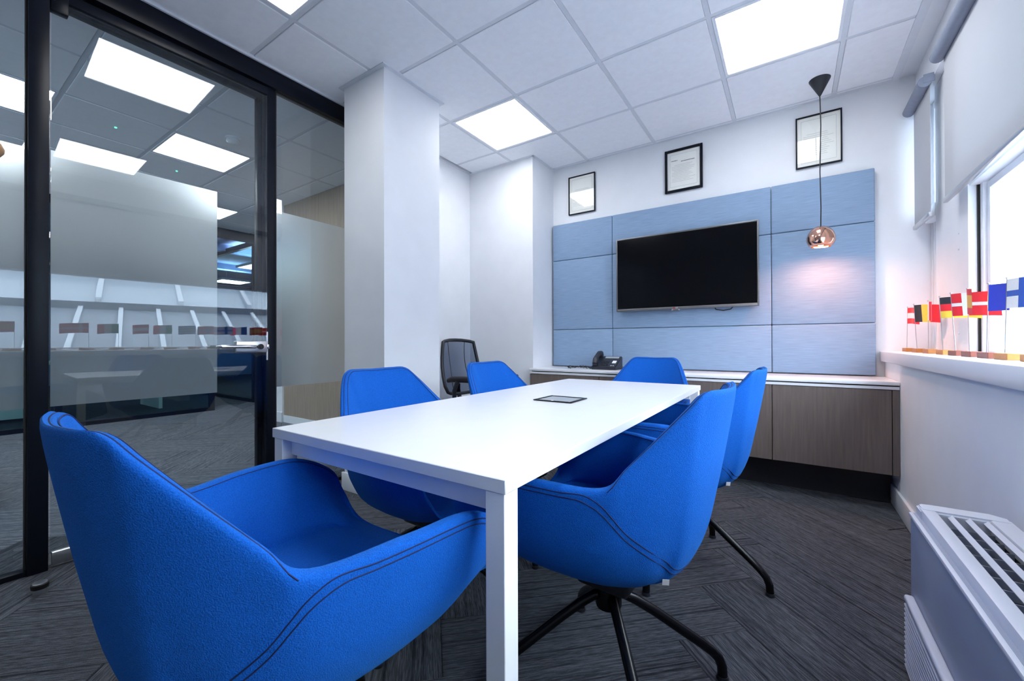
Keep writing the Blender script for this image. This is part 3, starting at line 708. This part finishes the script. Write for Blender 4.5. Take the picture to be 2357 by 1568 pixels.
# ------------------------------------------------------------------ table
TX, TXR, TYN, TYF, TZ = -1.195, -.405, .578, 2.43, .725
tb = thing('meeting_table', 'long white rectangular meeting table in the middle', 'table', (-.8, 1.5, 0))
obj('table_top', bx(TX, TXR, TYN, TYF, TZ - .026, TZ, bev=.0015, seg=1), 'white_top', tb)
lw = .042
for x in (TX + .004, TXR - .004 - lw):
    for y in (TYN + .004, TYF - .004 - lw):
        obj('leg', bx(x, x + lw, y, y + lw, 0, TZ - .0265, bev=.0015, seg=1), 'white_satin', tb)
for y in (TYN + .030, TYF - .054): obj('apron', bx(TX + .004 + lw, TXR - .004 - lw, y, y + .022, .652, TZ - .0265), 'white_satin', tb)
for x in (TX + .25, TXR - .29): obj('long_rail', bx(x, x + .04, TYN + .052, TYF - .054, .66, TZ - .0265), 'white_satin', tb)
pbx = thing('power_box', 'flush grey cable lid with black rim set in the table', 'power outlet', (-.78, 1.5, TZ))
hx0, hx1, hy0, hy1 = -.868, -.698, 1.438, 1.592
b = NB(); rr = .012
for q in ((hx0, hx0 + rr, hy0, hy1), (hx1 - rr, hx1, hy0, hy1), (hx0 + rr, hx1 - rr, hy0, hy0 + rr), (hx0 + rr, hx1 - rr, hy1 - rr, hy1)): box(b, q[0], q[1], q[2], q[3], TZ + .0005, TZ + .005, bev=.0015)
obj('rim', b, 'black_metal', pbx)
obj('lid', bx(hx0 + .014, hx1 - .014, hy0 + .014, hy1 - .014, TZ + .0005, TZ + .003), 'lid_grey', pbx)
obj('notch', bx((hx0 + hx1) / 2 - .004, (hx0 + hx1) / 2 + .004, hy0 + .001, hy0 + .012, TZ + .005, TZ + .0058), 'white_felt', pbx)

# ------------------------------------------------------------------ blue chairs
# rim keys, right half, back centre to front centre (front = +y)
RIM = [(0.0, -0.298, 0.847), (0.08, -0.29, 0.849), (0.134, -0.271, 0.846), (0.17, -0.242, 0.808), (0.229, -0.149, 0.694), (0.252, -0.094, 0.642), (0.288, 0.05, 0.645), (0.3, 0.18, 0.64), (0.29, 0.272, 0.588), (0.278, 0.302, 0.52), (0.215, 0.318, 0.452), (0.0, 0.325, 0.448)]
OUT = [(0, -1), (0.2, -1), (0.5, -0.9), (0.647, -0.725), (0.92, -0.4), (0.95, -0.3), (0.99, -0.15), (0.98, 0.2), (0.85, 0.5), (0.7, 0.7), (0.3, 0.95), (0, 1)]
TH = [0.017, 0.018, 0.02, 0.023, 0.026, 0.03, 0.03, 0.026, 0.02, 0.014, 0.01, 0.01]
HIP = [(0.0, -0.244, 0.477), (0.064, -0.241, 0.477), (0.123, -0.228, 0.477), (0.1507, -0.207, 0.4777), (0.202, -0.168, 0.479), (0.254, -0.085, 0.482), (0.282, 0.045, 0.482), (0.282, 0.17, 0.48), (0.262, 0.245, 0.467), (0.231, 0.285, 0.452), (0.177, 0.305, 0.424), (0.0, 0.318, 0.42)]
UND = [(0.0, -0.204, 0.407), (0.05, -0.202, 0.407), (0.105, -0.192, 0.408), (0.127, -0.1759, 0.4087), (0.168, -0.146, 0.41), (0.215, -0.07, 0.414), (0.237, 0.035, 0.417), (0.236, 0.145, 0.417), (0.215, 0.205, 0.414), (0.18, 0.235, 0.41), (0.13, 0.252, 0.407), (0.0, 0.262, 0.406)]
UN2 = [(0.0, -0.105, 0.342), (0.03, -0.102, 0.342), (0.058, -0.096, 0.342), (0.0692, -0.0876, 0.3427), (0.09, -0.072, 0.344), (0.112, -0.035, 0.345), (0.122, 0.02, 0.345), (0.118, 0.075, 0.347), (0.105, 0.1, 0.349), (0.085, 0.12, 0.349), (0.06, 0.13, 0.349), (0.0, 0.135, 0.349)]
SEAT = [(0, -0.175, 0.462), (0.05, -0.172, 0.462), (0.11, -0.16, 0.462), (0.1293, -0.1442, 0.4613), (0.165, -0.115, 0.46), (0.205, -0.06, 0.457), (0.228, 0.04, 0.455), (0.235, 0.15, 0.455), (0.232, 0.21, 0.456), (0.215, 0.24, 0.455), (0.17, 0.262, 0.453), (0, 0.272, 0.452)]
SE2 = [(0, -0.06, 0.458), (0.025, -0.058, 0.458), (0.05, -0.054, 0.458), (0.0587, -0.0491, 0.4577), (0.075, -0.04, 0.457), (0.09, -0.01, 0.456), (0.1, 0.04, 0.455), (0.1, 0.09, 0.455), (0.095, 0.12, 0.455), (0.085, 0.14, 0.455), (0.06, 0.155, 0.455), (0, 0.165, 0.455)]
NK = len(RIM)
def V3(t): return Vector(t)
def key_rows(i):
    K = V3(RIM[i]); o = Vector((*OUT[i], 0)).normalized(); t = TH[i]
    ro = K + o * t + Vector((0, 0, -.006)); hip = V3(HIP[i]); und = V3(UND[i]); un2 = V3(UN2[i])
    top = K + o * t * .5 + Vector((0, 0, .004 if i < 10 else .001))
    h = ro.z - hip.z
    bulge = min(.004, h * .06)
    m1 = ro.lerp(hip, .33) + o * bulge; m2 = ro.lerp(hip, .68) + o * bulge * 1.1
    st = V3(SEAT[i]); s2 = V3(SE2[i])
    dz = K.z - st.z
    i1 = K - o * .007 + Vector((0, 0, -min(.018, dz * .4 + .001)))
    i2 = K.lerp(st, .5) - o * (.014 if i < 9 else 0); i3 = K.lerp(st, .85) - o * (.004 if i < 9 else 0)
    return [un2, und, hip, m2, m1, ro, top, K, i1, i2, i3, st, s2]
rows_r = [key_rows(i) for i in range(NK)]
ring = []
for i in range(NK): ring.append([p.copy() for p in rows_r[i]])
for i in range(NK - 2, 0, -1): ring.append([Vector((-p.x, p.y, p.z)) for p in rows_r[i]])
NR = len(ring); NV = len(ring[0])
cb_ = Vector((0, .01, .330)); ct_ = Vector((0, .05, .457))
def col_v(colpts, v):      # interpolate one column along v (float index)
    k = min(int(v), NV - 2); t = v - k
    p = lambda j: colpts[max(0, min(NV - 1, j))]
    return catmull(p(k - 1), p(k), p(k + 1), p(k + 2), t)
def S(u, v):               # u float key index around the ring, v float row index
    u = u % NR; k = int(u); t = u - k
    P4 = [col_v(ring[(k + d) % NR], v) for d in (-1, 0, 1, 2)]
    return catmull(*P4, t)
def shell_mesh(name):
    su, sv = 7, 4
    nu = NR * su; vs_ = [k / sv for k in range((NV - 1) * sv + 1)]
    bm = NB(); rings = []
    for v in vs_: rings.append([bm.verts.new(S(i / su, v)) for i in range(nu)])
    for A, B in zip(rings, rings[1:]):
        for i in range(nu): bm.faces.new((A[i], A[(i + 1) % nu], B[(i + 1) % nu], B[i]))
    c0 = bm.verts.new(cb_); c1 = bm.verts.new(ct_)
    for i in range(nu):
        bm.faces.new((c0, rings[0][(i + 1) % nu], rings[0][i])); bm.faces.new((c1, rings[-1][i], rings[-1][(i + 1) % nu]))
    return bm
def seam(path, push=.0006, n=10):
    """points on the shell surface along a list of (u, v) keys"""
    out = []
    P_ = [Vector((a, b_, 0)) for a, b_ in path]
    for k in range(len(P_) - 1):
        p = lambda j: P_[max(0, min(len(P_) - 1, j))]
        for s in range(n):
            q = catmull(p(k - 1), p(k), p(k + 1), p(k + 2), s / n)
            out.append(S(q.x, q.y))
    out.append(S(path[-1][0], path[-1][1]))
    return out
def build_chair(label, loc, rot, legrot, group):
    ch = thing('tub_chair', label, 'chair', (*loc, 0), rot, group)
    def C(name, bm, m, parent=None): return obj(name, bm, m, parent or ch, world=False, smooth=60)
    shell = C('seat_shell', shell_mesh('seat_shell'), 'felt_blue')
    b = NB(); tube(b, [S(k * .2, 7.2) for k in range(-41, 42)], .0012, 5); C('inner_stitch', b, 'thread', shell)
    b = NB(); tube(b, [S(k * .2, 6.0 - .9 * max(0, (abs(k) - 19) / 5)) for k in range(-24, 25)], .0011, 5); C('outer_stitch', b, 'thread', shell)
    def at_z(u, z):
        lo, hi = 1.0, 5.0
        for _ in range(24):
            m_ = (lo + hi) / 2
            if S(u, m_).z < z: lo = m_
            else: hi = m_
        return S(u, lo)
    keys_ = [(8.0, None), (7.5, None), (7, None), (6.5, None), (6, None), (5.6, None), (5.25, .634), (4.95, .615), (4.65, .588), (4.3, .552), (3.8, .512), (3.1, .476), (2.3, .452), (1.5, .438), (.7, .431), (0, .429)]
    for d in (0, .0135):
        pts_ = []
        for u_, z_ in keys_:
            if z_ is None: pts_.append(S(u_, 4.93 - d * 17 * (1 if u_ < 7.6 else .7)))
            else: pts_.append(at_z(u_ + d * 4 * (1 if u_ > 1.5 else 0), z_ - d))
        full = pts_ + [Vector((-p.x, p.y, p.z)) for p in pts_[-2::-1]]
        line = []
        for k in range(len(full) - 1):
            g_ = lambda j: full[max(0, min(len(full) - 1, j))]
            for q in range(6): line.append(catmull(g_(k - 1), g_(k), g_(k + 1), g_(k + 2), q / 6))
        b = NB(); tube(b, line + [full[-1]], .0012, 5); C('panel_seam', b, 'thread', shell)
    # base
    b = NB(); box(b, -.055, .055, -.075, .075, .288, .345, bev=.014, seg=3); C('swivel_plate', b, 'black_plastic')
    b = NB(); lathe(b, [(0, .226), (.034, .226), (.036, .232), (.036, .29), (0, .29)], (0, 0, 0), 20); C('hub', b, 'black_metal')
    b = NB(); tube(b, [(.08, .03, .30), (.14, .03, .295), (.18, .03, .285)], [.006, .006, .010], 8); C('tilt_lever', b, 'black_plastic')
    for k in range(4):
        a = legrot - rot + k * PI / 2; dx, dy = math.cos(a), math.sin(a)
        pr = [(.010, .262), (.040, .258), (.075, .240), (.13, .205), (.20, .155), (.27, .105), (.298, .083), (.318, .062), (.328, .038), (.330, .010)]
        b = NB(); tube(b, [(dx * r, dy * r, z) for r, z in pr], .0135, 12)
        lg = C('leg', b, 'black_metal')
        b = NB(); lathe(b, [(0, 0), (.016, 0), (.017, .004), (.015, .012), (0, .012)], (dx * .330, dy * .330, 0), 14); C('foot', b, 'black_plastic', lg)
    b = NB(); box(b, -.0075, .0075, -.0006, .0006, -.006, .010); 
    tg = S(-2.7, 1.2)
    bmesh.ops.rotate(b, verts=b.verts[:], cent=(0, 0, 0), matrix=Matrix.Rotation(-1.05, 3, 'Z') @ Matrix.Rotation(.3, 3, 'X'))
    bmesh.ops.translate(b, verts=b.verts[:], vec=tg + Vector((0, -.002, -.008))); C('label_tag', b, 'white_felt')
    return ch
dg = math.radians
CH = [('blue felt tub chair in the foreground at the near table end', (-.815, .420), dg(-1.0), dg(30)),
      ('blue felt tub chair on window side, nearest the camera', (-.425, 1.108), dg(87.1), dg(38)),
      ('blue felt tub chair on window side, farther from the camera', (-.391, 1.910), dg(88.2), dg(-12)),
      ('blue felt tub chair on partition side, in front of the pillar', (-1.137, 1.107), dg(-90.7), dg(20)),
      ('blue felt tub chair on partition side, beside the black mesh chair', (-1.096, 1.786), dg(-91.2), dg(35)),
      ('blue felt tub chair at the far table end under the screen', (-.796, 2.633), dg(176.9), dg(10))]
base_chair = None
for (l, loc, rot, lr) in CH:
    if base_chair is None:
        base_chair = build_chair(l, loc, rot, lr, 'blue tub chairs around the table'); br, bl = rot, lr
    else:
        c = copytree(base_chair); c['label'] = l; c.location = (*loc, 0); c.rotation_euler = (0, 0, rot)
        for ch in c.children:      # the swivel: shell turned, legs keep their own angle
            if ch.name.startswith('leg') or ch.name.startswith('hub'): ch.rotation_euler = (0, 0, (lr - rot) - (bl - br))

# ------------------------------------------------------------------ mesh office chair in the nook
mc = thing('mesh_office_chair', 'black mesh back office chair in the nook behind the pillar', 'chair', (-2.15, 2.75, 0), dg(-92))
def C2(name, bm, m, parent=None): return obj(name, bm, m, parent or mc, world=False, smooth=60)
def back_pt(s, z):   # s -1..1 across, z height
    h = (z - .52) / .46
    w = .245 - .055 * max(0, h) ** 2 + .0
    if h < .2: w = .215 + .03 * (h / .2)
    return Vector((s * w, -.23 - .10 * h + .05 * s * s * 1.0 - .02 * math.sin(h * PI), z))
outl = [back_pt(-1, z) for z in (.55, .6, .68, .76, .84, .92, .965)] + [back_pt(s, .985 - .02 * abs(s) ** 3) for s in (-.8, -.4, 0, .4, .8)] + [back_pt(1, z) for z in (.965, .92, .84, .76, .68, .6, .55)] + [back_pt(s, .52 + .03 * abs(s) ** 3) for s in (.8, .4, 0, -.4, -.8)]
b = NB(); tube(b, outl, .015, 8, closed=True); C2('back_frame', b, 'black_plastic')
b = NB(); n1, n2 = 12, 12
g = [[b.verts.new(back_pt(-1 + 2 * i / n1, .53 + .445 * j / n2)) for i in range(n1 + 1)] for j in range(n2 + 1)]
for j in range(n2):
    for i in range(n1): b.faces.new((g[j][i], g[j][i + 1], g[j + 1][i + 1], g[j + 1][i]))
C2('mesh_back', b, 'mesh_back')
for s in (-.55, .55):
    b = NB(); tube(b, [back_pt(s * (1 - .25 * math.sin((z - .53) / .44 * PI)), z) + Vector((0, .003, 0)) for z in (.53, .6, .67, .74, .81, .88, .95, .97)], .0035, 6); C2('back_seam', b, 'black_plastic')
b = NB(); tube(b, [(0, -.29, .60), (0, -.29, .55), (0, -.27, .48), (0, -.18, .41), (0, 0, .39)], .020, 10); C2('spine', b, 'black_plastic')
b = NB(); box(b, -.24, .24, -.20, .26, .43, .485, bev=.025, seg=3); C2('seat', b, 'black_leather')
for s in (-1, 1):
    b = NB(); tube(b, [(s * .05, -.02, .40), (s * .22, -.05, .41), (s * .285, -.06, .46), (s * .295, -.05, .58), (s * .29, -.02, .655)], .018, 10); a = C2('arm_post', b, 'black_plastic')
    b = NB(); tube(b, [(s * .285, -.13, .655), (s * .285, -.08, .668), (s * .28, .06, .672), (s * .27, .16, .664)], [.018, .024, .026, .018], 12); C2('arm_pad', b, 'black_leather', a)
b = NB(); tube(b, [(0, 0, .43), (0, 0, .09)], .026, 14); C2('gas_lift', b, 'black_metal')
for k in range(5):
    a = k * 2 * PI / 5 + .3; b = NB(); tube(b, [(0, 0, .11), (math.cos(a) * .15, math.sin(a) * .15, .10), (math.cos(a) * .30, math.sin(a) * .30, .075)], [.022, .018, .014], 10); f = C2('base_spoke', b, 'black_plastic')
    b = NB(); tube(b, [(math.cos(a) * .30 - math.sin(a) * .022, math.sin(a) * .30 + math.cos(a) * .022, .028), (math.cos(a) * .30 + math.sin(a) * .022, math.sin(a) * .30 - math.cos(a) * .022, .028)], .028, 14); C2('castor', b, 'black_plastic', f)

# ------------------------------------------------------------------ fan coil unit
fc = thing('fan_coil_unit', 'white fan coil unit with slatted top below the window', 'heater', (.385, 1.0, 0))
FY0, FY1, FX0, FX1, FT = -.1, 1.66, .288, .478, .488
b = NB(); prism(b, [(FX0, .03), (FX0, FT - .032), (FX0 + .006, FT - .026), (FX0 + .016, FT - .026), (FX0 + .016, FT - .13), (FX1, FT - .13), (FX1, .03)], 'y', FY0 + .02, FY1 - .012)
obj('body', b, 'unit_shaded', fc)
obj('front_lip', bx(FX0 - .004, FX0 + .008, FY0 + .01, FY1 - .008, FT - .037, FT - .026, bev=.003), 'unit_white', fc)
obj('bezel_front', bx(FX0 + .014, FX0 + .046, FY0, FY1 - .03, FT - .04, FT, bev=.005), 'unit_white', fc)
obj('bezel_rear', bx(FX1 - .044, FX1, FY0, FY1 - .03, FT - .04, FT, bev=.005), 'unit_white', fc)
b = NB(); r = .02
pts = [(FX0 + .012, FY1 - .06), (FX0 + .012, FY1 - .012), (FX0 + .02, FY1), (FX0 + .04, FY1 + .004), (FX1 - .03, FY1 + .004), (FX1, FY1 - .02), (FX1, FY1 - .06)]
prism(b, pts, 'z', FT - .05, FT + .001); bmesh.ops.bevel(b, geom=[e for e in b.edges if all(v.co.z > FT for v in e.verts)], offset=.006, segments=3, affect='EDGES'); obj('end_cap', b, 'unit_white', fc)
ox0, ox1 = FX0 + .046, FX1 - .044
obj('cavity', bx(FX0 + .017, FX1, FY0 + .02, FY1 - .02, FT - .129, FT - .12), 'unit_dark', fc)
obj('cavity_wall', bx(ox0 - .004, ox0, FY0 + .02, FY1 - .06, FT - .12, FT - .04), 'unit_dark', fc)
obj('cavity_wall', bx(ox1, ox1 + .004, FY0 + .02, FY1 - .06, FT - .12, FT - .04), 'unit_dark', fc)
obj('cavity_wall', bx(ox0, ox1, FY1 - .060, FY1 - .056, FT - .12, FT - .05), 'unit_dark', fc)
for k in range(3):
    xc = ox0 + (ox1 - ox0) * (k + .70) / 3.0
    b = NB(); prism(b, [(xc - .004, FT - .010), (xc + .006, FT - .003), (xc + .007, FT - .006), (xc - .002, FT - .014)], 'y', FY0 + .02, FY1 - .055); obj('louvre', b, 'unit_white', fc)
rib = None
for k in range(30):
    y = FY1 - .085 - k * .055
    if y < FY0 + .03: break
    if rib is None: rib = obj('cross_rib', bx(ox0, ox1, y - .0014, y + .0014, FT - .05, FT - .03), 'unit_shaded', fc, smooth=0); y00 = y
    else:
        o = rib.copy(); COL.objects.link(o); o.parent = fc; o.location = (0, y - y00, 0)
obj('lower_frame', bx(FX0 - .022, FX0, FY0 + .05, FY1 - .045, .218, .236, bev=.006, seg=3), 'unit_white', fc)
obj('lower_backing', bx(FX0 - .008, FX0 - .0005, FY0 + .05, FY1 - .05, .03, .218), 'unit_dark', fc)
for k in range(14):
    z = .034 + k * .0132
    obj('grille_slat', bx(FX0 - .022, FX0 - .008, FY0 + .05, FY1 - .048, z, z + .0052, bev=.0015, seg=1), 'unit_white', fc)
obj('back_cover', bx(FX1, WX - .001, FY0, FY1 - .12, .04, FT - .004, bev=.004), 'unit_white', fc)
obj('foot_plate', bx(FX0 + .03, FX1 - .01, FY0 + .05, FY1 - .05, 0, .03), 'unit_dark', fc)

# ------------------------------------------------------------------ little flags on the sill
SZ = .897
def flag_cols(kind):
    """grid (cols, rows, function(i,j)->material)"""
    h = lambda *c: (1, len(c), lambda i, j: c[len(c) - 1 - j])
    v = lambda *c: (len(c), 1, lambda i, j: c[i])
    if kind == 'austria': return h('f_red', 'f_white', 'f_red')
    if kind == 'belgium': return v('f_black', 'f_yellow', 'f_red')
    if kind == 'poland': return v('f_white', 'f_red')
    if kind == 'germany': return h('f_black', 'f_red', 'f_yellow')
    if kind == 'spain': return (1, 4, lambda i, j: ('f_red', 'f_gold', 'f_gold', 'f_red')[j])
    if kind == 'france': return v('f_blue', 'f_white', 'f_red')
    if kind == 'ireland': return v('f_green', 'f_white', 'f_red')
    if kind == 'greece': return h('f_cross', 'f_white', 'f_cross', 'f_white', 'f_cross', 'f_white', 'f_cross')
    if kind == 'norway': return (7, 5, lambda i, j: 'f_cross' if (i == 2 or j == 2) else 'f_red')
    if kind == 'denmark': return (9, 7, lambda i, j: 'f_white' if (i == 2 or j == 3) else 'f_red')
    if kind == 'finland': return (7, 5, lambda i, j: 'f_cross' if (i == 2 or j == 2) else 'f_white')
    return h('f_red', 'f_white', 'f_red')
def flag(x, y, kind, ang, label, L=.17, Hh=.098, amp=.008, ph_=0, block='wood_orange', top=1.172, tilt=0):
    t = thing('table_flag', label, 'flag', (x, y, SZ), 0, 'little national flags on the window sill')
    def Fo(name, bm, m, parent=None, **k): return obj(name, bm, m, parent or t, world=False, **k)
    Fo('wooden_base', bx(-.016, .020, -.070, .040, 0, .022, bev=.0015, seg=1), block)
    H0 = top - SZ
    b = NB(); tube(b, [(0, 0, .02), (tilt * .5, 0, .02 + (H0 - .02) * .5), (tilt, 0, H0)], .0014, 6)
    pole = Fo('pole', b, 'steel')
    b = NB(); lathe(b, [(0, 0), (.004, .001), (.0045, .003), (0, .006)], (tilt, 0, H0), 10); Fo('finial', b, 'steel', pole)
    nc, nr, fn = flag_cols(kind)
    sx = max(1, 18 // nc); sy = max(1, 6 // nr)
    NX, NY = nc * sx, nr * sy
    bm = NB(); mats = []
    dx, dy = math.cos(ang), math.sin(ang)
    def pt(i, j):
        s = i / NX; q = j / NY; w = amp * math.sin(s * 2 * PI * 1.1 + ph_) * s ** .6
        tx = tilt * (1 - (1 - q) * .4)
        return Vector((tx + dx * L * s - dy * w, dy * L * s + dx * w, H0 - .003 - Hh * (1 - q) - .010 * s * s))
    def grid(off):
        return [[bm.verts.new(pt(i, j) + Vector((-dy, dx, 0)) * off) for i in range(NX + 1)] for j in range(NY + 1)]
    A, B = grid(.0004), grid(-.0004)
    def mi(i, j):
        m = fn(min(nc - 1, i // sx), min(nr - 1, j // sy))
        if m not in mats: mats.append(m)
        return mats.index(m)
    for j in range(NY):
        for i in range(NX):
            f1 = bm.faces.new((A[j][i], A[j][i + 1], A[j + 1][i + 1], A[j + 1][i])); f2 = bm.faces.new((B[j][i], B[j + 1][i], B[j + 1][i + 1], B[j][i + 1]))
            f1.material_index = f2.material_index = mi(i, j)
    o = Fo('cloth', bm, None, pole)
    for m in mats: o.data.materials.append(MATS[m])
FL = [(3.52, 'austria', -78, 'red and white striped little flag, farthest along the sill', 'wood_orange', .004),
      (3.273, 'belgium', -62, 'black yellow and red striped little flag by the corner', 'wood_orange', -.012),
      (3.037, 'poland', -96, 'white and red little flag seen nearly edge on', 'wood_orange', 0),
      (2.789, 'germany', -52, 'black red and yellow banded little flag', 'wood_orange', -.010),
      (2.605, 'denmark', -60, 'red little flag with white cross', 'wood_red', -.014),
      (2.433, 'spain', -102, 'red and yellow little flag folded narrow', 'wood_red', -.005),
      (2.257, 'france', -50, 'dark blue white and red striped little flag', 'wood_red', .006),
      (2.100, 'finland', -75, 'white little flag with blue cross, nearest in view', 'wood_orange', .006),
      (1.90, 'norway', -85, 'red little flag with blue cross on the sill outside the frame', 'wood_orange', 0),
      (1.72, 'greece', -88, 'blue and white striped little flag on the sill outside the frame', 'wood_orange', .004),
      (1.50, 'ireland', -86, 'green white and red little flag on the sill outside the frame', 'wood_orange', 0),
      (1.30, 'austria', -88, 'red and white striped little flag on the sill outside the frame', 'wood_orange', 0),
      (1.06, 'ireland', -90, 'green white and red little flag above the fan coil unit outside the frame', 'wood_orange', .004),
      (.84, 'denmark', -86, 'red little flag with white cross on the sill near the camera', 'wood_orange', 0),
      (.58, 'spain', -88, 'red and yellow little flag on the sill beside the camera', 'wood_orange', 0)]
for k, (y, kind, a, l, bl_, ti) in enumerate(FL):
    flag(.605, y, kind, math.radians(a), l, ph_=k * 1.3, block=bl_, tilt=ti, L={'germany': .17, 'denmark': .20, 'france': .19, 'finland': .19, 'belgium': .15, 'poland': .10, 'austria': .13}.get(kind, .16), amp=.007)
